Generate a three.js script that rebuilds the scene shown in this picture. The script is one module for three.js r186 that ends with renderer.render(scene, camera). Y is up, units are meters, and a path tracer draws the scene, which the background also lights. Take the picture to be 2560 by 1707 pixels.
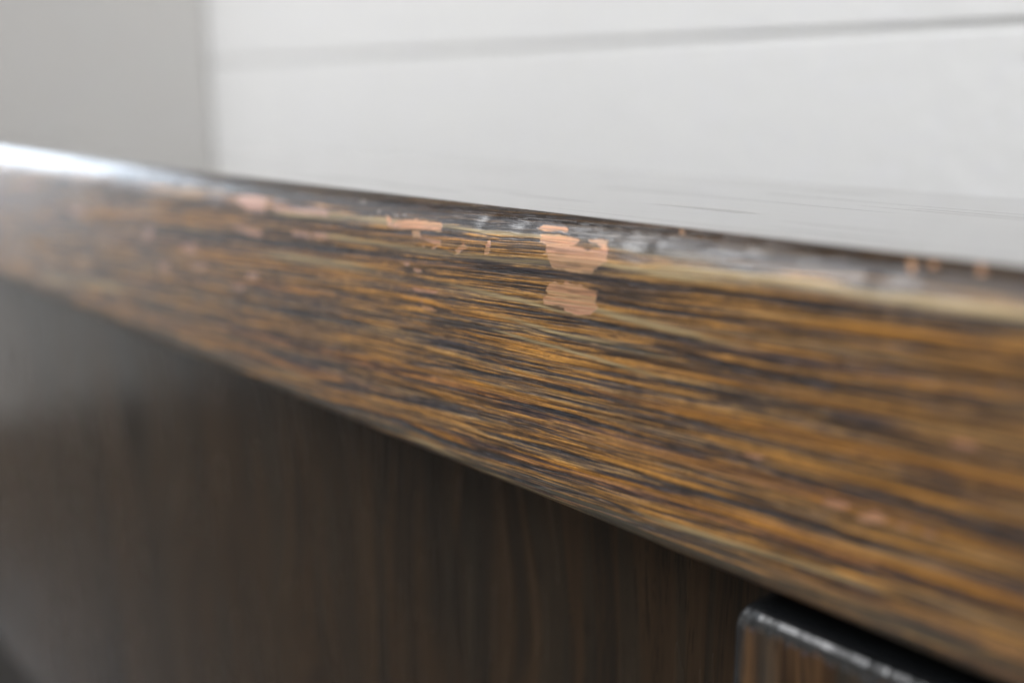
import * as THREE from 'three';
import { RoundedBoxGeometry } from 'three/addons/geometries/RoundedBoxGeometry.js';
import { mergeGeometries, toCreasedNormals } from 'three/addons/utils/BufferGeometryUtils.js';
import { RectAreaLightUniformsLib } from 'three/addons/lights/RectAreaLightUniformsLib.js';

// ---------------------------------------------------------------- camera, lamps, exposure
const TOP = 0.72;                              // height of the cabinet top above the floor
const scene = new THREE.Scene();
scene.background = new THREE.Color(0, 0, 0);
const camera = new THREE.PerspectiveCamera(36.347, 1024 / 682, 0.01, 30);
camera.position.set(0, TOP + 0.0283, 0.176);
camera.lookAt(camera.position.clone().add(new THREE.Vector3(-0.726821, -0.228413, -0.647733)));
camera.focus = 0.268;
camera.userData.fStop = 3.8;
const renderer = new THREE.WebGLRenderer({ antialias: true });
renderer.toneMapping = THREE.LinearToneMapping;
renderer.toneMappingExposure = 2.85;
renderer.shadowMap.enabled = true;
RectAreaLightUniformsLib.init();

// a lamp is a glowing sheet in a frame AND an area light just in front of it
const WINDOW = { x: -2.6, y: [TOP - 0.10, TOP + 0.86], z: [-0.25, 0.45], power: 2.5, color: new THREE.Color(0.76, 0.87, 1.0) };
const CEILS = [{ y: 2.4, x: [-2.1, -1.02], z: [0.6, 2.35], power: 2.7 }, { y: 2.4, x: [0.5, 1.6], z: [-0.26, 0.4], power: 11.5 }], LAMP_COLOR = new THREE.Color(0.98, 0.985, 1.0);
const wl = new THREE.RectAreaLight(WINDOW.color, WINDOW.power, WINDOW.z[1] - WINDOW.z[0], WINDOW.y[1] - WINDOW.y[0]);
wl.position.set(WINDOW.x + 0.03, (WINDOW.y[0] + WINDOW.y[1]) / 2, (WINDOW.z[0] + WINDOW.z[1]) / 2);
wl.lookAt(wl.position.clone().add(new THREE.Vector3(1, 0, 0)));
wl.name = 'window_light'; scene.add(wl);
for (const CEIL of CEILS) {
  const cl = new THREE.RectAreaLight(LAMP_COLOR, CEIL.power, CEIL.x[1] - CEIL.x[0], CEIL.z[1] - CEIL.z[0]);
  cl.position.set((CEIL.x[0] + CEIL.x[1]) / 2, CEIL.y - 0.04, (CEIL.z[0] + CEIL.z[1]) / 2);
  cl.lookAt(cl.position.clone().add(new THREE.Vector3(0, -1, 0)));
  cl.name = 'ceiling_light'; scene.add(cl);
}

// ---------------------------------------------------------------- helpers
let seed = 7;
const rnd = () => { seed = (seed * 1664525 + 1013904223) >>> 0; return seed / 4294967296; };
const hash = (i, j, k) => { let n = Math.imul(i, 374761393) + Math.imul(j, 668265263) + Math.imul(k, 2147483647 ^ 0x5bd1e995) | 0; n = Math.imul(n ^ (n >>> 13), 1274126177); n ^= n >>> 16; return (n >>> 0) / 4294967296; };
const fade = (t) => t * t * (3 - 2 * t);
function vn(x, y, k) {                          // value noise, 0..1
  const i = Math.floor(x), j = Math.floor(y), a = fade(x - i), b = fade(y - j);
  const p = hash(i, j, k), q = hash(i + 1, j, k), r = hash(i, j + 1, k), s = hash(i + 1, j + 1, k);
  return p + (q - p) * a + (r - p) * b + (p - q - r + s) * a * b;
}
const clamp = (v, a = 0, b = 1) => Math.min(b, Math.max(a, v));
const smooth = (a, b, v) => fade(clamp((v - a) / (b - a)));
const mix = (a, b, t) => a + (b - a) * t;
const toS = (v) => Math.round(255 * clamp(v <= 0.0031308 ? v * 12.92 : 1.055 * Math.pow(v, 1 / 2.4) - 0.055));
function tex(data, w, h, srgb, wrap = THREE.RepeatWrapping) {
  const t = new THREE.DataTexture(data, w, h, THREE.RGBAFormat);
  t.magFilter = THREE.LinearFilter; t.minFilter = THREE.LinearMipmapLinearFilter; t.generateMipmaps = true;
  t.wrapS = t.wrapT = wrap; if (srgb) t.colorSpace = THREE.SRGBColorSpace; t.needsUpdate = true; return t;
}
function obj(name, geometry, material, parent = scene) {
  const m = new THREE.Mesh(geometry, material); m.name = name; m.castShadow = m.receiveShadow = true; parent.add(m); return m;
}
function tag(o, label, category, kind) { o.userData.label = label; if (category) o.userData.category = category; if (kind) o.userData.kind = kind; return o; }
function box(x0, x1, y0, y1, z0, z1, r = 0) {
  const g = r ? new RoundedBoxGeometry(x1 - x0, y1 - y0, z1 - z0, 4, r) : new THREE.BoxGeometry(x1 - x0, y1 - y0, z1 - z0);
  g.translate((x0 + x1) / 2, (y0 + y1) / 2, (z0 + z1) / 2); return g;
}
function planarUV(g, f) {                       // uv in metres from the position
  const p = g.attributes.position, n = g.attributes.normal, uv = new Float32Array(p.count * 2);
  for (let i = 0; i < p.count; i++) { const [u, v] = f(p.getX(i), p.getY(i), p.getZ(i), n.getX(i), n.getY(i), n.getZ(i)); uv[2 * i] = u; uv[2 * i + 1] = v; }
  g.setAttribute('uv', new THREE.BufferAttribute(uv, 2)); return g;
}

// ---------------------------------------------------------------- wood of the worn front edge
// x and s in millimetres: x along the edge, s round the profile from the start of the rounding on the top.
const SW = 82.42, FH = 1024, SPLIT = -365;   // the board's figure is computed in two lengths, finer where the board is near
// figure of this board: dark earlywood bands D, amber bands O, pale bands Y: [kind, half width, x, s, x, s, ...]
const STREAKS = [
  ['D',0.5,-278,21.3,-264,21.1,-251,20.6,-234,20.1,-219,19.3,-208,18.6,-198,18.7,-186,18.4],
  ['D',1.1,-207,18.9,-185,18.3,-170,17.5,-156,16.8,-141,15.8],
  ['D',0.9,-142,16.0,-116,14.7,-97,14.3,-83,13.3,-69,12.9],
  ['D',1.7,-428,28.1,-338,25.1,-276,21.7],
  ['D',0.9,-332,15.1,-275,13.6],
  ['D',0.6,-278,14.1,-266,13.7,-257,13.7,-246,13.0,-238,12.3],
  ['D',0.5,-229,11.7,-219,11.7,-212,11.4],
  ['D',0.4,-211,10.1,-202,10.2,-193,9.5],
  ['D',0.2,-208,11.3,-193,10.1],
  ['D',0.6,-162,9.9,-151,9.7],
  ['D',0.5,-237,30.9,-225,29.8,-210,29.1,-196,28.6,-184,28.1,-169,27.4,-159,27.5],
  ['D',0.7,-166,21.4,-156,21.3,-143,21.1],
  ['D',0.6,-179,28.0,-160,27.7,-140,27.1],
  ['D',0.4,-191,22.8,-182,22.9,-172,22.2],
  ['D',0.5,-233,36.7,-217,35.9,-208,35.6,-198,34.8],
  ['D',0.3,-237,42.3,-227,41.6,-216,40.8,-207,40.6],
  ['D',0.3,-186,33.1,-175,33.4],
  ['D',0.6,-237,45.2,-221,44.1,-207,43.1,-196,42.6,-182,42.0],
  ['D',0.6,-237,51.8,-221,49.9,-207,48.9,-193,47.5,-183,46.9,-171,46.5,-160,45.5],
  ['D',0.7,-162,32.5,-142,31.2],
  ['D',0.6,-238,57.5,-218,56.3,-207,55.9,-196,55.0,-183,54.1],
  ['D',0.6,-238,63.1,-226,61.7,-210,60.5],
  ['D',0.5,-185,47.0,-176,46.6,-166,46.3,-156,46.1,-146,45.6,-135,45.4],
  ['D',0.4,-165,41.8,-151,40.9,-139,40.4],
  ['D',0.5,-202,55.1,-190,54.1,-179,53.4,-170,53.5,-159,53.0,-148,52.6,-135,52.0],
  ['D',0.5,-202,60.8,-188,59.7,-176,59.8,-164,59.4,-153,58.5,-143,57.8,-134,57.2],
  ['D',0.3,-166,59.4,-153,58.7],
  ['D',0.6,-202,65.5,-185,64.3,-176,64.0,-167,63.6,-156,62.7,-145,62.7,-134,62.1],
  ['D',0.4,-202,72.3,-192,71.4,-179,70.0,-170,69.4,-161,69.4,-150,68.5,-134,66.4],
  ['D',0.5,-198,76.6,-188,76.1,-176,74.5,-164,72.7,-155,72.8],
  ['D',1.0,-282,68.7,-256,66.2,-238,64.3,-220,63.0],
  ['D',0.9,-282,75.0,-249,72.7,-227,73.8,-214,73.5,-196,72.3],
  ['D',0.6,-141,46.6,-125,45.2,-104,44.5,-88,43.3,-75,41.9,-66,41.5],
  ['D',0.9,-140,53.1,-121,51.0,-107,51.3,-91,50.6,-65,48.7],
  ['D',1.1,-140,63.2,-124,61.2,-109,60.9,-93,60.0,-78,58.8,-64,58.4],
  ['D',0.9,-139,69.7,-120,67.8,-102,67.0,-84,64.4,-70,64.4,-63,64.2],
  ['D',0.6,-139,73.4,-123,72.1,-105,71.1,-86,70.0],
  ['D',0.6,-142,21.6,-106,19.3,-91,18.9],
  ['D',0.9,-133,30.7,-118,31.0,-102,29.9,-81,27.2,-68,25.7],
  ['D',0.7,-141,37.3,-118,37.0,-108,35.6],
  ['D',0.7,-99,24.6,-82,23.4,-68,22.6],
  ['D',1.3,-566,62.6,-466,55.9,-377,50.7,-320,47.8,-278,45.2],
  ['D',1.2,-392,61.0,-332,59.3,-278,55.4],
  ['O',0.6,-279,29.4,-265,29.5,-251,29.1,-238,28.6,-230,28.5],
  ['O',0.5,-227,15.2,-222,15.9,-219,16.2],
  ['O',0.5,-237,32.4,-225,32.6,-217,33.2,-207,32.7,-196,31.7],
  ['O',0.3,-229,39.4,-217,38.4,-210,38.8,-200,38.6,-190,38.5],
  ['O',0.5,-203,44.6,-196,46.1,-187,45.9,-174,44.9,-168,45.9],
  ['O',0.3,-183,40.7,-171,39.4,-163,38.8],
  ['O',0.5,-237,53.4,-222,53.3,-207,53.4,-196,52.8,-187,52.2],
  ['O',0.6,-238,59.6,-222,59.5,-207,59.6],
  ['O',0.5,-182,45.4,-170,44.4,-159,44.6,-151,44.2,-135,43.4],
  ['O',0.4,-202,52.9,-188,52.1,-179,52.0,-170,52.2],
  ['O',0.4,-202,59.1,-188,58.0,-179,58.5,-170,58.5],
  ['O',0.5,-168,57.9,-156,56.8,-143,55.7,-134,54.6],
  ['O',0.4,-188,61.8,-176,61.6,-164,60.8,-150,59.9,-138,58.5],
  ['O',0.5,-179,67.8,-170,67.4,-156,66.2,-145,65.5,-134,63.6],
  ['O',0.3,-202,70.5,-192,69.5,-179,68.8],
  ['O',0.8,-282,73.4,-249,71.2,-227,71.5,-214,72.6],
  ['O',1.0,-281,56.4,-256,54.1,-227,52.4,-214,52.7],
  ['O',1.0,-380,68.3,-322,68.0,-279,69.7],
  ['O',0.9,-141,43.8,-125,43.1,-107,42.2,-89,40.9,-75,40.3,-66,39.9],
  ['O',0.8,-119,48.6,-103,48.2,-88,47.3,-74,46.3,-65,46.6],
  ['O',0.6,-140,55.7,-113,53.9,-103,54.4,-93,54.5,-82,54.0,-65,53.3],
  ['O',0.9,-140,65.4,-120,64.4,-106,64.0,-87,63.3,-64,62.0],
  ['O',0.8,-106,18.1,-85,16.8,-69,16.0],
  ['O',0.8,-141,34.4,-122,34.0,-105,33.6],
  ['O',0.6,-142,24.5,-122,24.4,-102,24.3,-85,22.6],
  ['O',1.2,-495,26.8,-413,22.6,-349,20.4],
  ['O',1.2,-387,34.7,-318,32.2,-277,29.9],
  ['Y',0.7,-278,17.9,-259,17.3,-242,17.1,-230,17.0],
  ['Y',0.7,-278,10.5,-264,10.4,-253,10.4],
  ['Y',0.5,-227,9.3,-212,9.1,-202,8.8,-188,8.0],
  ['Y',0.6,-219,16.7,-201,15.8,-187,14.8],
  ['Y',0.9,-164,7.6,-142,8.2],
  ['Y',1.1,-142,11.2,-116,10.4,-97,10.4,-78,10.0,-69,10.0],
  ['Y',0.9,-159,12.7,-141,12.8],
  ['Y',0.8,-165,24.5,-140,25.4],
  ['Y',0.5,-210,25.8,-193,25.9,-184,26.5],
  ['Y',0.6,-190,31.8,-178,32.4,-159,32.3],
  ['Y',0.5,-200,35.8,-187,36.3,-174,36.7,-160,36.8],
  ['Y',0.8,-307,12.5,-276,10.9],
  ['Y',1.1,-318,27.9,-276,26.5],
  ['Y',0.8,-235,77.1,-202,78.3,-154,78.8],
  ['Y',0.7,-139,72.3,-119,71.2,-102,69.9],
  ['Y',1.3,-568,69.3,-467,60.2],];
// flaked spots where the finish has come off, outlines x, s
const FLAKES = [
  [-250.9,12.0,-249.9,9.9,-245.1,9.2,-240.5,8.5,-235.7,8.5,-228.1,8.6,-227.1,11.0,-230.7,11.1,-236.9,11.5,-243.4,11.7],
  [-254.9,8.1,-253.0,8.8,-251.3,10.0,-251.2,11.0,-252.2,12.1,-253.6,10.7],
  [-241.7,11.9,-237.7,11.8,-235.9,13.6,-239.9,13.6],
  [-238.3,13.6,-227.3,13.2,-227.3,14.7,-229.7,16.2,-232.8,16.3,-228.5,14.8,-232.0,14.4],
  [-236.4,15.6,-234.4,15.7,-235.2,16.3],
  [-221.4,16.7,-219.1,14.0,-216.8,13.1,-215.1,14.1,-217.6,15.1,-219.9,16.8],
  [-208.4,15.2,-207.2,11.6,-205.6,11.1,-206.3,14.7],
  [-245.2,21.7,-241.9,21.8,-242.8,22.7,-245.7,22.6],
  [-240.7,23.2,-235.8,22.9,-236.7,23.7,-240.3,23.8],
  [-239.5,24.9,-236.7,24.8,-237.5,25.4],
  [-241.8,29.1,-236.8,28.8,-228.5,28.4,-230.0,29.2,-239.7,29.8],
  [-239.0,32.5,-235.3,32.5,-236.6,33.2],
  [-237.0,33.7,-232.6,33.8,-229.0,34.0,-231.0,34.6,-236.6,34.5],
  [-191.2,6.0,-189.1,5.0,-181.1,4.6,-179.7,6.0,-188.2,6.5],
  [-188.6,7.6,-186.2,7.2,-179.1,7.0,-174.7,7.7,-176.0,9.2,-170.8,10.1,-166.6,8.5,-170.8,7.9,-171.9,7.4,-166.1,6.7,-164.2,11.9,-166.8,13.4,-168.9,15.3,-175.0,15.9,-182.1,15.9,-183.7,14.6,-184.1,12.4,-185.3,12.5,-185.6,10.3,-187.4,9.7],
  [-185.2,21.2,-183.7,19.8,-182.1,19.0,-180.0,19.7,-177.7,18.6,-176.0,19.2,-173.0,18.9,-170.1,19.5,-167.9,19.5,-166.9,19.9,-168.3,21.0,-167.3,23.1,-168.0,24.6,-169.9,26.0,-174.3,26.7,-177.9,26.4,-177.9,25.4,-185.7,25.3,-185.5,23.5,-184.1,22.6],
  [-349.1,10.6,-343.7,8.4,-326.8,8.3,-326.2,14.3,-338.8,14.1],
  [-320.1,11.5,-303.3,9.9,-287.4,9.4,-285.7,11.4,-302.6,12.1,-318.0,12.4],
  [-354.2,21.4,-345.0,20.0,-330.0,20.7,-329.1,22.8,-340.9,22.6],
  [-308.7,18.4,-298.3,17.7,-296.7,20.0,-307.9,20.1],
  [-294.7,17.6,-285.8,16.9,-286.8,19.2,-295.7,19.4],
  [-398.3,32.8,-384.9,31.4,-381.4,33.9,-390.8,36.2],
  [-520.3,26.7,-502.4,25.3,-503.4,28.9,-519.2,30.2],
  [-585.2,17.5,-568.8,17.3,-572.3,21.4,-586.5,21.5],
  [-432.1,29.3,-423.0,28.5,-423.7,32.3,-432.9,33.3],
  [-418.4,43.1,-409.6,42.1,-410.1,45.3,-418.9,46.4],
  [-390.1,39.7,-373.2,38.3,-376.0,40.4,-389.0,41.4],
  [-353.5,43.2,-344.4,43.1,-346.9,45.1,-353.8,45.6],
  [-341.5,37.2,-333.8,36.7,-335.2,38.8,-341.8,39.4],
  [-104.7,54.8,-101.9,53.6,-98.0,53.5,-98.6,54.6,-103.4,55.6],
  [-96.3,55.3,-94.2,54.3,-93.7,53.4,-91.9,52.9,-91.5,54.0,-89.1,53.6,-91.4,55.2,-93.8,55.9,-95.6,56.0],
  [-88.5,54.3,-85.6,53.7,-86.1,54.7,-88.1,55.1],
  [-83.8,54.4,-80.8,53.8,-81.0,54.8,-83.2,55.1],
  [-79.8,35.0,-74.6,34.8,-74.8,35.6,-79.5,36.0],
  [-123.8,49.4,-118.3,48.6,-119.0,49.6,-123.0,50.2],
  [-93.6,1.7,-92.6,1.5,-90.9,5.1,-92.0,5.3],
  [-89.6,1.8,-88.3,1.6,-87.6,3.1,-88.9,3.3],
  [-81.3,0.6,-80.0,0.3,-78.4,3.7,-79.7,3.6],
  [-148.2,0.8,-147.1,0.9,-146.0,2.4,-147.1,2.3],];
function edgeTextures(X0, XW, FW) {
  const N = FW * FH, D = new Float32Array(N), O = new Float32Array(N), Y = new Float32Array(N), C = new Float32Array(N);
  const col = (x) => (x - X0) / XW * FW, row = (s) => s / SW * FH;
  for (let k = 0; k < STREAKS.length; k++) {
    const [kind, hw, ...p] = STREAKS[k], F = { D, O, Y }[kind], n = p.length / 2;
    const tail = 26;                             // streaks run out in a tapering end
    const xa = p[0] - tail, xb = p[2 * n - 2] + tail;
    for (let c = Math.max(0, Math.floor(col(xa))); c <= Math.min(FW - 1, col(xb)); c++) {
      const x = X0 + (c + 0.5) / FW * XW;
      let i = 0; while (i < n - 2 && x > p[2 * i + 2]) i++;
      const t = (x - p[2 * i]) / (p[2 * i + 2] - p[2 * i]), tt = clamp(t, -0.4, 1.4);
      let s = mix(p[2 * i + 1], p[2 * i + 3], tt) + (vn(x / 22, k * 7.1, 31) - 0.5) * 0.5 + (vn(x / 3, k * 3.7, 32) - 0.5) * 0.12;
      const end = smooth(xa, p[0] + 6, x) * (1 - smooth(p[2 * n - 2] - 6, xb, x));
      const w = hw * (kind === 'D' ? 0.72 : 1) * (0.65 + 0.6 * vn(x / 26, k * 5.3, 33)) * (0.35 + 0.65 * end), amp = end * (0.8 + 0.4 * vn(x / 40, k * 9.1, 34));
      for (let r = Math.max(0, Math.floor(row(s - 2.6 * w))); r <= Math.min(FH - 1, row(s + 2.6 * w)); r++) {
        const d = ((r + 0.5) / FH * SW - s) / w, v = amp * Math.exp(-Math.pow(Math.abs(d), kind === 'D' ? 3 : 2) * 0.9);
        if (v > F[r * FW + c]) F[r * FW + c] = v;
      }
    }
  }
  for (let k = 0; k < FLAKES.length; k++) {
    const p = FLAKES[k], n = p.length / 2; let xa = 1e9, xb = -1e9, sa = 1e9, sb = -1e9;
    for (let i = 0; i < n; i++) { xa = Math.min(xa, p[2 * i]); xb = Math.max(xb, p[2 * i]); sa = Math.min(sa, p[2 * i + 1]); sb = Math.max(sb, p[2 * i + 1]); }
    for (let c = Math.max(0, Math.floor(col(xa - 1.5))); c <= Math.min(FW - 1, col(xb + 1.5)); c++) for (let r = Math.max(0, Math.floor(row(sa - 1))); r <= Math.min(FH - 1, row(sb + 1)); r++) {
      const x0 = X0 + (c + 0.5) / FW * XW, s0 = (r + 0.5) / FH * SW;
      const x = x0 + (vn(x0 / 2, s0 / 0.7, 41) - 0.5) * 1.1 + (vn(x0 / 0.8, s0 / 0.25, 46) - 0.5) * 0.7, s = s0 + (vn(x0 / 1.6, s0 / 0.5, 42) - 0.5) * 0.5;
      let inside = false;
      for (let i = 0, j = n - 1; i < n; j = i++) if ((p[2 * i + 1] > s) !== (p[2 * j + 1] > s) && x < (p[2 * j] - p[2 * i]) * (s - p[2 * i + 1]) / (p[2 * j + 1] - p[2 * i + 1]) + p[2 * i]) inside = !inside;
      if (inside) C[r * FW + c] = Math.max(C[r * FW + c], (k >= FLAKES.length - 4 ? 0.6 : k > 16 ? 0.85 : 1) * (0.86 + 0.14 * smooth(0.12, 0.34, vn(x0 / 14, s0 / 0.5, 43))));
    }
  }
  const C2 = new Float32Array(N); for (let r = 1; r < FH - 1; r++) for (let c = 1; c < FW - 1; c++) { let v = 0; for (let d = -2; d <= 2; d++) v += C[Math.min(FH - 1, Math.max(0, r + d)) * FW + c] * 0.16; C2[r * FW + c] = v + 0.1 * (C[r * FW + c - 1] + C[r * FW + c + 1]); }
  const colD = new Uint8Array(N * 4), rgh = new Uint8Array(N * 4), bmp = new Uint8Array(N * 4);
  for (let r = 0; r < FH; r++) for (let c = 0; c < FW; c++) {
    const at = r * FW + c, x = X0 + (c + 0.5) / FW * XW, s = (r + 0.5) / FH * SW;
    const g = s + 0.046 * (x + 200) - 0.00006 * (x + 160) * (x + 160) * 0.25 + (vn(x / 60, s / 14, 1) - 0.5) * 1.3 + (vn(x / 17, s / 4, 2) - 0.5) * 0.3;
    const f0 = vn(x / 3, g / 0.17, 3), f1 = smooth(0.2, 0.8, vn(x / 16, g / 0.27, 4)), f2 = vn(x / 38, g / 0.55, 5), f3 = vn(x / 80, g / 1.3, 6), f4 = vn(x / 130, g / 5, 7), hue = vn(x / 60, g / 0.9, 8), hue2 = vn(x / 110, g / 2.6, 9);
    let t = clamp((0.22 * f0 + 0.32 * f1 + 0.25 * f2 + 0.14 * f3 + 0.07 * f4 - 0.5) * 3.0 + 0.50);
    // body colour: brown -> tan -> golden
    const a = smooth(0.0, 0.5, t), b = smooth(0.45, 1.0, t);
    let R = mix(mix(0.055, 0.200, a), 0.540, b), G = mix(mix(0.034, 0.104, a), 0.262, b), B = mix(mix(0.022, 0.040, a), 0.062, b);
    const ol = smooth(0.42, 0.72, hue) * 0.9; R = mix(R, R * 0.86, ol); G = mix(G, G * 1.06 + 0.008, ol); B = mix(B, B * 1.5 + 0.022, ol);
    const red = smooth(0.54, 0.80, hue2 * 0.6 + hue * 0.4) * 0.75; G = mix(G, G * 0.74, red); B = mix(B, B * 0.7, red);
    const o = clamp(O[at] * (0.35 + 0.8 * f1) * (0.6 + 0.7 * f2)) * 0.85; R = mix(R, 0.56, o); G = mix(G, 0.240, o); B = mix(B, 0.032, o);
    const fib = smooth(0.30, 0.66, vn(x / 12, g / 0.33, 38)), speck = vn(x / 0.9, g / 0.16, 48), grit = mix(0.70, 1.18, fib) * (1 + (speck - 0.5) * 0.5 + (f0 - 0.5) * 0.3); R *= grit; G *= grit; B *= grit;
    const y = clamp(Y[at] * (0.55 + 0.8 * f1)); R = mix(R, 0.46, y); G = mix(G, 0.345, y); B = mix(B, 0.180, y);
    // open pores in long earlywood lines, filled dark
    const traced = smooth(-300, -262, x) * (1 - smooth(-75, -50, x)), ring = g / 2.3 + (vn(x / 70, g / 6, 29) - 0.5) * 1.1, rd = Math.abs(ring - Math.round(ring)) * 2.3;
    const ringW = 0.14 + 0.36 * vn(x / 26, Math.round(ring) * 3.3, 30), ringA = smooth(0.12, 0.45, vn(x / 55, Math.round(ring) * 5.7, 35));
    const line = Math.exp(-Math.pow(rd / ringW, 3)) * ringA * mix(1.15, 0.12, traced);
    const pore = Math.max(smooth(0.64, 0.74, vn(x / 7, g / 0.26, 11) * 0.62 + vn(x / 30, g / 0.7, 12) * 0.38), smooth(0.76, 0.86, vn(x / 4.5, g / 0.2, 26)));
    const hr = g / 0.78 + (vn(x / 50, g / 3, 49) - 0.5) * 1.4, hd = Math.abs(hr - Math.round(hr)) * 0.78;
    const hair = Math.exp(-Math.pow(hd / (0.08 + 0.10 * vn(x / 19, Math.round(hr) * 2.9, 50)), 2)) * smooth(0.35, 0.65, vn(x / 34, Math.round(hr) * 4.3, 36)) * (0.5 + 0.5 * f0);
    const comb = 0.85 + 0.55 * vn(x / 8, g / 0.26, 13);
    const dk = clamp((D[at] * 1.1 + line) * comb + hair * 0.9 * (1 - 0.5 * Y[at]) + pore * mix(0.22, 0.3, traced) * (1 - 0.8 * Y[at]) * (1 - 0.5 * O[at]));
    // top rounding: worn slate-dark finish with pale scuffs
    const rim = 1 - smooth(7.4, 10.0, s + (vn(x / 14, s / 1.2, 14) - 0.5) * 3.2);
    const lip = 1 - smooth(3.0, 5.0, s + (vn(x / 9, s, 28) - 0.5) * 1.6); R = mix(R, mix(0.032, 0.013, lip), rim * 0.9); G = mix(G, mix(0.030, 0.009, lip), rim * 0.9); B = mix(B, mix(0.031, 0.006, lip), rim * 0.9);
    const foot = smooth(70.5, 76, s + (vn(x / 20, s / 1.5, 15) - 0.5) * 5) * (0.25 + 0.75 * smooth(0.3, 0.7, vn(x / 18, g / 0.5, 47))); R = mix(R, 0.085, foot); G = mix(G, 0.074, foot); B = mix(B, 0.052, foot);
    const slate = smooth(0.4, 0.8, vn(x / 3, g / 0.22, 27)) * 0.05 * (0.4 + speck); R = mix(R, 0.015 + slate, dk * 0.89); G = mix(G, 0.0165 + slate * 1.03, dk * 0.89); B = mix(B, 0.022 + slate * 1.2, dk * 0.89);
    const scuff = smooth(0.76, 0.88, vn(x / 3.2, s / 0.45, 16) * 0.6 + vn(x / 11, s / 1.6, 17) * 0.4) * rim * smooth(2.5, 4.5, s) * (0.25 + 0.75 * smooth(0.4, 0.7, vn(x / 60, 3, 18)));
    R = mix(R, 0.34, scuff * 0.7); G = mix(G, 0.28, scuff * 0.7); B = mix(B, 0.25, scuff * 0.7);
    const pinkish = smooth(-225, -275, x + (vn(x / 9, s / 2, 44) - 0.5) * 40), ch = C2[at] * (1.04 - 0.45 * smooth(0.64, 0.84, vn(x / 22, g / 0.26, 19)) - 0.34 * smooth(0.45, 0.75, vn(x / 4.5, g / 0.4, 45)) - 0.05 * dk - 0.12 * pinkish);
    R = mix(R, mix(0.50, 0.60, f1), ch); G = mix(G, mix(mix(0.265, 0.325, f2), 0.34, pinkish), ch); B = mix(B, mix(mix(0.140, 0.185, f3), 0.27, pinkish), ch);
    colD[at * 4] = toS(R); colD[at * 4 + 1] = toS(G); colD[at * 4 + 2] = toS(B); colD[at * 4 + 3] = 255;
    const ro = clamp(0.33 + 0.12 * (vn(x / 7, g / 0.3, 20) - 0.5) - 0.03 * dk + 0.2 * ch - 0.11 * rim - 0.08 * rim * lip + 0.1 * scuff + 0.12 * foot);
    rgh[at * 4] = rgh[at * 4 + 1] = rgh[at * 4 + 2] = Math.round(255 * ro); rgh[at * 4 + 3] = 255;
    const h = clamp(0.62 + 0.16 * (f0 - 0.5) + 0.14 * (f1 - 0.5) - 0.42 * dk * (0.35 + 0.9 * vn(x / 4, g / 0.14, 21)) - 0.30 * ch + 0.10 * (vn(x / 1.6, s / 0.5, 22) - 0.5) * (0.4 + 0.3 * rim) + 0.08 * (vn(x / 7, s / 2.2, 23) - 0.5) * rim);
    bmp[at * 4] = bmp[at * 4 + 1] = bmp[at * 4 + 2] = Math.round(255 * h); bmp[at * 4 + 3] = 255;
  }
  return [tex(colD, FW, FH, true), tex(rgh, FW, FH), tex(bmp, FW, FH)];
}
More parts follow.
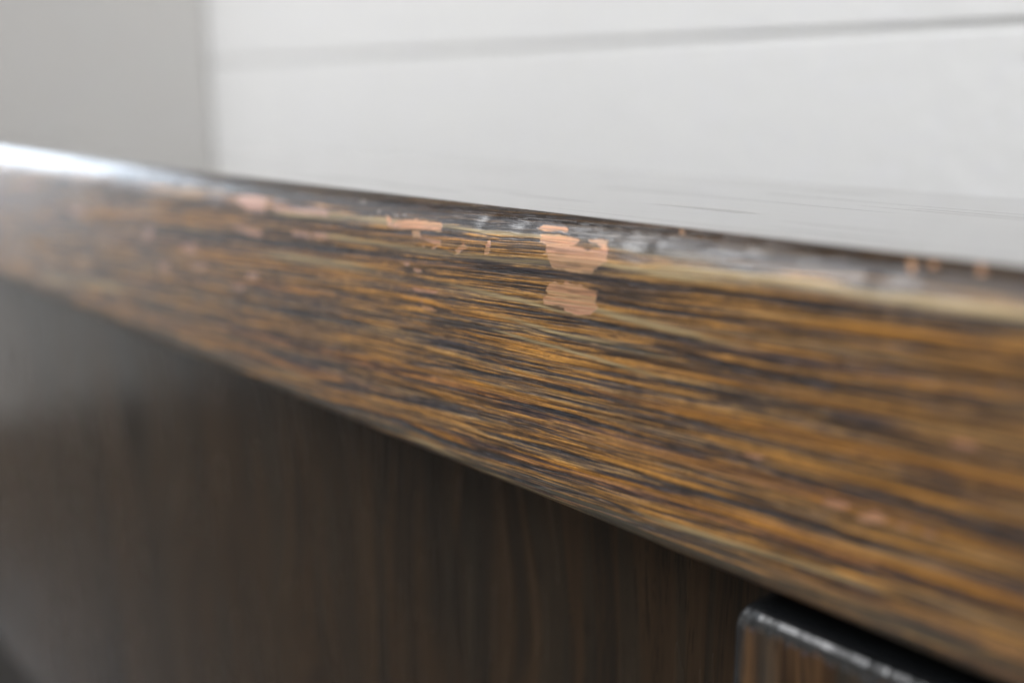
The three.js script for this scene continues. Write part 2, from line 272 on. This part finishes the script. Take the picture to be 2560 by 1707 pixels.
// plain grained wood: u across the grain, v along it, in units of the patch (w x l metres)
function grainTextures(W, H, w, l, pal, o = {}) {
  const N = W * H, a = new Uint8Array(N * 4), b = new Uint8Array(N * 4), q = new Uint8Array(N * 4);
  for (let r = 0; r < H; r++) for (let c = 0; c < W; c++) {
    const at = 4 * (r * W + c), x = (c + 0.5) / W * w * 1000, y = (r + 0.5) / H * l * 1000;
    const g = x + (vn(x / 40, y / 90, 51 + (o.k || 0)) - 0.5) * (o.wave ?? 14) + (vn(x / 9, y / 30, 52) - 0.5) * 1.6;
    const cs = o.coarse ?? 1, f0 = vn(g / 0.35, y / 14, 53), f1 = vn(g / 1.1 / cs, y / 40, 54), f2 = vn(g / 3.2 / cs, y / 90, 55), f3 = vn(g / 9 / cs, y / 160, 56), hue = vn(g / 4.4, y / 120, 57);
    const t = clamp((0.16 * f0 + 0.26 * f1 + 0.34 * f2 + 0.24 * f3 - 0.5) * 2.4 + 0.5);
    const pore = smooth(0.62, 0.8, vn(g / 0.42, y / 11, 58) * 0.55 + vn(g / 2.6, y / 60, 59) * 0.45);
    const ed = o.edge ? clamp(1 - smooth(o.edge[0], o.edge[0] + 1.6, x - o.edge[1] + (vn(x / 2, y / 7, 61) - 0.5) * 2.4) + smooth(o.edge[2], o.edge[2] + 1.4, y + (vn(x / 1.3, y / 5, 62) - 0.5) * 1.5 + (vn(x / 0.4, y / 3, 65) - 0.5) * 1.2)) : 0;
    for (let i = 0; i < 3; i++) {
      let v = mix(mix(pal[0][i], pal[1][i], smooth(0.1, 0.6, t)), pal[2][i], smooth(0.55, 1, t));
      v = mix(v, pal[3][i], smooth(0.55, 0.8, hue) * 0.6); a[at + i] = toS(mix(mix(v, pal[0][i] * 0.6, pore * 0.7), 0.011 + 0.004 * i * 0.3, ed));
    }
    const ck = o.cracks ? smooth(0.71, 0.84, vn(g / 2.0, y / 50, 63)) * smooth(0.35, 0.6, vn(g / 9, y / 70, 64)) : 0;
    const rub = o.edge ? 0.055 * smooth(0.5, 0.75, vn(x / 0.7, y / 0.9, 66)) * smooth(293.4, 294.6, y) * (1 - smooth(295.2, 297, y)) : 0;
    if (rub) for (let i = 0; i < 3; i++) a[at + i] = Math.max(a[at + i], toS(rub));
    const rim = o.edge ? 0.22 * (vn(x / 0.8, y / 9, 67) - 0.5) * smooth(290, 293, y) + 0.1 * (vn(x / 4, y / 4, 68) - 0.5) * ed : 0;
    const h = rim + (o.cracks ? 0.25 * (1 - ck) : 0) + 0.6 + 0.2 * (f0 - 0.5) + 0.12 * (f1 - 0.5) - 0.4 * pore * (0.4 + f0), ro = (o.rough ?? 0.3) - 0.06 * ed + 0.45 * ck + 0.1 * (f1 - 0.5) + 0.08 * (vn(x / 25, y / 25, 60) - 0.5);
    b[at] = b[at + 1] = b[at + 2] = Math.round(255 * clamp(ro)); q[at] = q[at + 1] = q[at + 2] = Math.round(255 * clamp(h)); a[at + 3] = b[at + 3] = q[at + 3] = 255;
  }
  return [tex(a, W, H, true), tex(b, W, H), tex(q, W, H)];
}
function wood([map, roughnessMap, bumpMap], bumpScale, extra = {}) { return new THREE.MeshPhysicalMaterial({ map, roughnessMap, bumpMap, bumpScale, roughness: 1, metalness: 0, ...extra }); }
function plaster(rgb, k, bump = 0.0003) {
  const S = 512, a = new Uint8Array(S * S * 4), b = new Uint8Array(S * S * 4);
  for (let r = 0; r < S; r++) for (let c = 0; c < S; c++) {
    const at = 4 * (r * S + c), n = 0.5 * vn(c / 90, r / 90, k) + 0.3 * vn(c / 25, r / 25, k + 1) + 0.2 * vn(c / 6, r / 6, k + 2), m = 1 + (n - 0.5) * 0.06;
    for (let i = 0; i < 3; i++) a[at + i] = toS(rgb[i] * m);
    b[at] = b[at + 1] = b[at + 2] = Math.round(255 * clamp(0.5 + 0.5 * (vn(c / 3, r / 3, k + 3) - 0.5) + 0.4 * (n - 0.5))); a[at + 3] = b[at + 3] = 255;
  }
  return new THREE.MeshStandardMaterial({ map: tex(a, S, S, true, THREE.MirroredRepeatWrapping), bumpMap: tex(b, S, S, false, THREE.MirroredRepeatWrapping), bumpScale: bump, roughness: 0.62 });
}
const boxUV = (x, y, z, nx, ny, nz) => Math.abs(nx) > 0.6 ? [z, y] : Math.abs(ny) > 0.6 ? [x, z] : [x, y];

// ---------------------------------------------------------------- the setting
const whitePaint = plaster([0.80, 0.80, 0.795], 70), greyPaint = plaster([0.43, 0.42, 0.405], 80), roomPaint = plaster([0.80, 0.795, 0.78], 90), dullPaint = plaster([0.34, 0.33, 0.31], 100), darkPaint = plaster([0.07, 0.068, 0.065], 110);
const WZ = -0.30;                               // face of the boarded wall behind the cabinet
const floorM = wood(grainTextures(512, 512, 0.5, 1.2, [[0.02, 0.014, 0.01], [0.06, 0.04, 0.025], [0.10, 0.065, 0.04], [0.05, 0.04, 0.03]], { k: 3, rough: 0.4 }), 0.0002);
const floor = tag(obj('floor', planarUV(box(-2.75, 2.35, -0.1, 0, -0.45, 2.75), (x, y, z) => [z / 0.5, x / 1.2]), floorM), 'dark wooden floor in the shade under the cabinet', null, 'structure');
const ceiling = tag(obj('ceiling', planarUV(box(-2.75, 2.35, 2.4, 2.5, -0.45, 2.75), boxUV), darkPaint), 'plain dark ceiling above the room', null, 'structure');
tag(obj('wall_left', planarUV(mergeGeometries([
  box(-2.75, WINDOW.x, 0, WINDOW.y[0], -0.45, 2.75), box(-2.75, WINDOW.x, WINDOW.y[1], 2.4, -0.45, 2.75),
  box(-2.75, WINDOW.x, WINDOW.y[0], WINDOW.y[1], -0.45, WINDOW.z[0]), box(-2.75, WINDOW.x, WINDOW.y[0], WINDOW.y[1], WINDOW.z[1], 2.75)]), boxUV), roomPaint), 'plain pale wall that holds the window', null, 'structure');
tag(obj('wall_right', planarUV(box(2.2, 2.35, 0, 2.4, -0.45, 2.75), boxUV), roomPaint), 'plain wall at the far right of the room', null, 'structure');
tag(obj('wall_front', planarUV(box(-2.6, 2.2, 0, 2.4, 2.6, 2.75), boxUV), dullPaint), 'plain grey wall facing the cabinet', null, 'structure');
// boarded wall: each board a piece with eased edges and a recessed joint
const back = new THREE.Group(); back.name = 'wall_back'; scene.add(back);
tag(back, 'wall with white painted horizontal boards behind the cabinet and dark paint above them', null, 'structure');
obj('wall', planarUV(box(-2.6, 2.2, 0, 2.4, -0.45, WZ - 0.017), boxUV), darkPaint, back);
const JOINT = TOP + 0.0598, BH = 0.165, GAP = 0.0045;
obj('backing', planarUV(box(-2.599, 2.199, 0, JOINT + BH - 0.006, WZ - 0.0162, WZ - 0.0027), boxUV), whitePaint, back);
for (let k = -5; k <= 0; k++) {
  const y0 = Math.max(0, JOINT + k * BH + GAP / 2), y1 = Math.min(2.399, JOINT + (k + 1) * BH - GAP / 2);
  if (y1 - y0 > 0.03) obj('board', planarUV(box(-2.599, 2.199, y0, y1, WZ - 0.0165, WZ, 0.0006), boxUV), whitePaint, back);
}
function returnWall() { const s = new THREE.Shape([[-0.978, WZ + 0.002], [-1.083, -0.085], [-1.30, -0.085], [-1.30, WZ + 0.002]].map(([x, z]) => new THREE.Vector2(x, -z))); const g = new THREE.ExtrudeGeometry(s, { depth: 2.399, bevelEnabled: false }); g.rotateX(-Math.PI / 2); return g; }
// short return wall on the left: its shaded side closes the view
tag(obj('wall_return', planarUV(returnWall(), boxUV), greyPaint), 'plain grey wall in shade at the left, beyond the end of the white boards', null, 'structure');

// ---------------------------------------------------------------- lamps out of frame
{
  const w = new THREE.Group(); w.name = 'window'; scene.add(w); tag(w, 'bright white framed window in the left wall of the room', 'window');
  const [y0, y1] = WINDOW.y, [z0, z1] = WINDOW.z, x = WINDOW.x;
  obj('pane', box(x - 0.03, x - 0.02, y0, y1, z0, z1), new THREE.MeshStandardMaterial({ color: 0x111111, emissive: WINDOW.color, emissiveIntensity: 1.5 }), w);
  obj('frame', mergeGeometries([box(x, x + 0.02, y0 - 0.04, y0, z0 - 0.02, z1 + 0.04), box(x, x + 0.02, y1, y1 + 0.04, z0 - 0.02, z1 + 0.04), box(x, x + 0.02, y0, y1, z0 - 0.02, z0), box(x, x + 0.02, y0, y1, z1, z1 + 0.04)]), whitePaint, w);
  CEILS.forEach((CEIL, i) => {
  const c = new THREE.Group(); c.name = i ? 'ceiling_lamp_001' : 'ceiling_lamp'; scene.add(c); tag(c, i ? 'flat rectangular ceiling lamp above the right end of the cabinet' : 'flat rectangular ceiling lamp in front of the cabinet, nearer the window', 'lamp');
  const [a0, a1] = CEIL.x, [b0, b1] = CEIL.z, y = CEIL.y;
  obj('diffuser', box(a0, a1, y - 0.03, y - 0.02, b0, b1), new THREE.MeshStandardMaterial({ color: 0x222222, emissive: LAMP_COLOR, emissiveIntensity: 1.5 }), c);
  obj('frame', mergeGeometries([box(a0 - 0.03, a0, y - 0.03, y - 0.002, b0 - 0.03, b1 + 0.03), box(a1, a1 + 0.03, y - 0.03, y - 0.002, b0 - 0.03, b1 + 0.03), box(a0, a1, y - 0.03, y - 0.002, b0 - 0.03, b0), box(a0, a1, y - 0.03, y - 0.002, b1, b1 + 0.03)]), whitePaint, c);
  });
}

// ---------------------------------------------------------------- the cabinet
const cab = new THREE.Group(); cab.name = 'wooden_cabinet'; cab.position.set(0, TOP, 0); scene.add(cab);
tag(cab, 'dark oak cabinet with a thick worn front edge, amber grain and flaked finish', 'cabinet');
const T = 0.075, R = 0.009, RZ = 0.0070, Rb = 0.004, DEPTH = 0.137, CX0 = -0.90, CX1 = 0.45;
const NEAR = [SPLIT, 335, 2048], FAR = [SPLIT - 545, 545, 1024];
const edgeM = [NEAR, FAR].map((a) => wood(edgeTextures(...a), 0.00022, { specularIntensity: 0.9 }));
{ // front edge: rounding, face, lower rounding, underside, swept along x
  const prof = [];                               // [z, y, s(mm), nz, ny]
  // the top arris is worn to a crisp line, then the edge rolls over to the face
  const a0 = 0.42, L = 0.01375; let pz = -RZ, py = 0;
  for (let i = 0; i <= 20; i++) {
    const a = mix(a0, Math.PI / 2, i / 20); prof.push([i === 20 ? 0 : pz, py, 14.137 * i / 20, Math.sin(a), Math.cos(a)]);
    const b = mix(a0, Math.PI / 2, (i + 0.5) / 20); pz += L / 20 * Math.cos(b); py -= L / 20 * Math.sin(b);
  }
  const s1 = R * Math.PI / 2 + T - R - Rb;
  for (let i = 0; i <= 10; i++) { const a = Math.PI / 2 * i / 10; prof.push([-Rb + Rb * Math.cos(a), -(T - Rb) - Rb * Math.sin(a), (s1 + Rb * a) * 1000, Math.cos(a), -Math.sin(a)]); }
  const nf = 110, nn = 330, xs = [], pos = [], uv = [], idx = [], m = prof.length;
  for (let i = 0; i <= nf; i++) xs.push([mix(CX0, SPLIT / 1000, i / nf), FAR]);
  for (let i = 0; i <= nn; i++) xs.push([mix(SPLIT / 1000, CX1, i / nn), NEAR]);
  for (const [x, [X0, XW]] of xs) {
    const xm = x * 1000;
    for (const [z, y, s, nz, ny] of prof) {      // hand-worn: the face and rounding are never dead straight
      const d = ((vn(xm / 35, s / 12, 24) - 0.5) * 0.55 + (vn(xm / 9, s / 3, 25) - 0.5) * 0.22 - 0.5 * smooth(0.72, 0.9, vn(xm / 5, 2.5, 37)) * smooth(3, 6, s) * (1 - smooth(9, 13, s))) / 1000 * smooth(0, 6, s) * (1 - 0.5 * smooth(60, 74, s));
      pos.push(x, y + ny * d, z + nz * d); uv.push((xm - X0) / XW, s / SW);
    }
  }
  for (let i = 0; i < xs.length - 1; i++) if (i !== nf) for (let j = 0; j < m - 1; j++) { const a = i * m + j, b = a + m; idx.push(a, a + 1, b, b, a + 1, b + 1); }
  const g = new THREE.BufferGeometry();
  g.setAttribute('position', new THREE.Float32BufferAttribute(pos, 3)); g.setAttribute('uv', new THREE.Float32BufferAttribute(uv, 2)); g.setIndex(idx); g.computeVertexNormals();
  const cut = nf * (m - 1) * 6; g.addGroup(0, cut, 1); g.addGroup(cut, idx.length - cut, 0);
  const nr = g.attributes.normal;                // one smooth surface across the join
  for (let j = 0; j < m; j++) { const a = nf * m + j, b = a + m, v = new THREE.Vector3(nr.getX(a) + nr.getX(b), nr.getY(a) + nr.getY(b), nr.getZ(a) + nr.getZ(b)).normalize(); nr.setXYZ(a, v.x, v.y, v.z); nr.setXYZ(b, v.x, v.y, v.z); }
  obj('front_edge', g, edgeM, cab).userData.label = 'thick rounded front edge with amber and black grain, scuffs and bare flaked spots';
}
const topM = wood(grainTextures(1024, 1024, 0.146, 0.72, [[0.012, 0.009, 0.007], [0.03, 0.019, 0.012], [0.055, 0.032, 0.018], [0.03, 0.024, 0.018]], { k: 9, wave: 6, rough: 0.08, cracks: 1 }), 0.00002, { ior: 1.7, clearcoat: 1, clearcoatRoughness: 0.06 });
{ // top board: the flat top, the back edge and the underside behind the front edge
  const z0 = -DEPTH, g = new THREE.BufferGeometry();
  const ring = [[-Rb, -T], [z0, -T], [z0, -0.003], [z0 + 0.001, -0.001], [z0 + 0.003, 0], [-RZ, 0]], pos = [], idx = [], uv = [];
  for (let j = 0; j < ring.length - 1; j++) {
    const b = pos.length / 3;
    for (const x of [CX0, CX1]) for (const [z, y] of [ring[j], ring[j + 1]]) { pos.push(x, y, z); uv.push((z - y) / 0.146, x / 0.72); }
    idx.push(b, b + 1, b + 2, b + 2, b + 1, b + 3);
  }
  for (const x of [CX0, CX1]) { const b = pos.length / 3; for (const [z, y] of [[-RZ, 0], [z0, 0], [z0, -T], [0, -T + Rb], [0, -0.011]]) { pos.push(x, Math.min(y, -0.0005), z); uv.push(z / 0.146, y / 0.72); } for (let i = 1; i < 4; i++) idx.push(b, b + i, b + i + 1); }
  g.setAttribute('position', new THREE.Float32BufferAttribute(pos, 3)); g.setAttribute('uv', new THREE.Float32BufferAttribute(uv, 2)); g.setIndex(idx); g.computeVertexNormals();
  obj('top_board', g, topM, cab).userData.label = 'glossy dark top board mirroring the white wall';
}
const panelM = wood(grainTextures(1024, 1024, 0.42, 0.5, [[0.021, 0.017, 0.013], [0.041, 0.026, 0.0155], [0.052, 0.033, 0.019], [0.029, 0.025, 0.019]], { k: 21, wave: 34, rough: 0.24, coarse: 2.6 }), 0.00008, { specularIntensity: 0.55 });
const PZ = -0.03;
obj('side_panel', planarUV(box(-0.985, -0.06, -0.396, -T - 0.0005, PZ - 0.015, PZ), (x, y) => [x / 0.42, y / 0.5]), panelM, cab).userData.label = 'recessed dark panel with upright grain below the edge';
obj('back_panel', planarUV(box(-0.985, 0.43, -0.396, -T - 0.0005, -DEPTH + 0.004, -DEPTH + 0.014), (x, y) => [x / 0.42, y / 0.5]), panelM, cab);
obj('bottom_board', planarUV(box(-0.985, 0.43, -0.42, -0.3965, -DEPTH + 0.004, PZ - 0.002), (x, y, z) => [z / 0.42, x / 0.5]), panelM, cab);
obj('end_board', box(-0.985, -0.903, -T - 0.022, -T - 0.001, -DEPTH + 0.004, PZ - 0.016), panelM, cab);
obj('plinth', box(-0.985, 0.43, -TOP, -0.4205, -DEPTH + 0.004, PZ - 0.006), new THREE.MeshStandardMaterial({ color: new THREE.Color(0.012, 0.010, 0.008), roughness: 0.6 }), cab);
const postM = wood(grainTextures(1024, 1024, 0.12, 0.3, [[0.010, 0.009, 0.008], [0.034, 0.019, 0.010], [0.100, 0.053, 0.023], [0.045, 0.042, 0.034]], { k: 33, wave: 8, rough: 0.20, edge: [3.0, 0, 295] }), 0.00028, { ior: 1.5 });
function post(x0, x1) {
  const b = 0.005, top = -T - 0.0062, s = new THREE.Shape(), r = 0.003, X0 = x0 + b, X1 = x1 - b, Y0 = -TOP + b, Y1 = top - b;
  s.moveTo(X0, Y0); s.lineTo(X1, Y0); s.lineTo(X1, Y1 - r); s.quadraticCurveTo(X1, Y1, X1 - r, Y1); s.lineTo(X0 + r, Y1); s.quadraticCurveTo(X0, Y1, X0, Y1 - r); s.lineTo(X0, Y0);
  let g = new THREE.ExtrudeGeometry(s, { depth: 0.05, bevelEnabled: true, bevelThickness: b, bevelSize: b, bevelSegments: 6, curveSegments: 6 });
  g.translate(0, 0, -0.003 - b - 0.05); g = toCreasedNormals(g, 0.6);
  return planarUV(g, (x, y, z, nx, ny) => [clamp((x - x0) / 0.12, 0.002, 0.998), clamp(1 + (y - top) / 0.3, -3, 0.999)]);
}
obj('corner_post', post(-0.1275, -0.035), postM, cab).userData.label = 'upright post with rounded black edges under the worn front edge';
obj('corner_post', post(0.36, 0.44), postM, cab);
scene.traverse((o) => { if (o.isMesh) { o.castShadow = true; o.receiveShadow = true; } });
renderer.render(scene, camera);
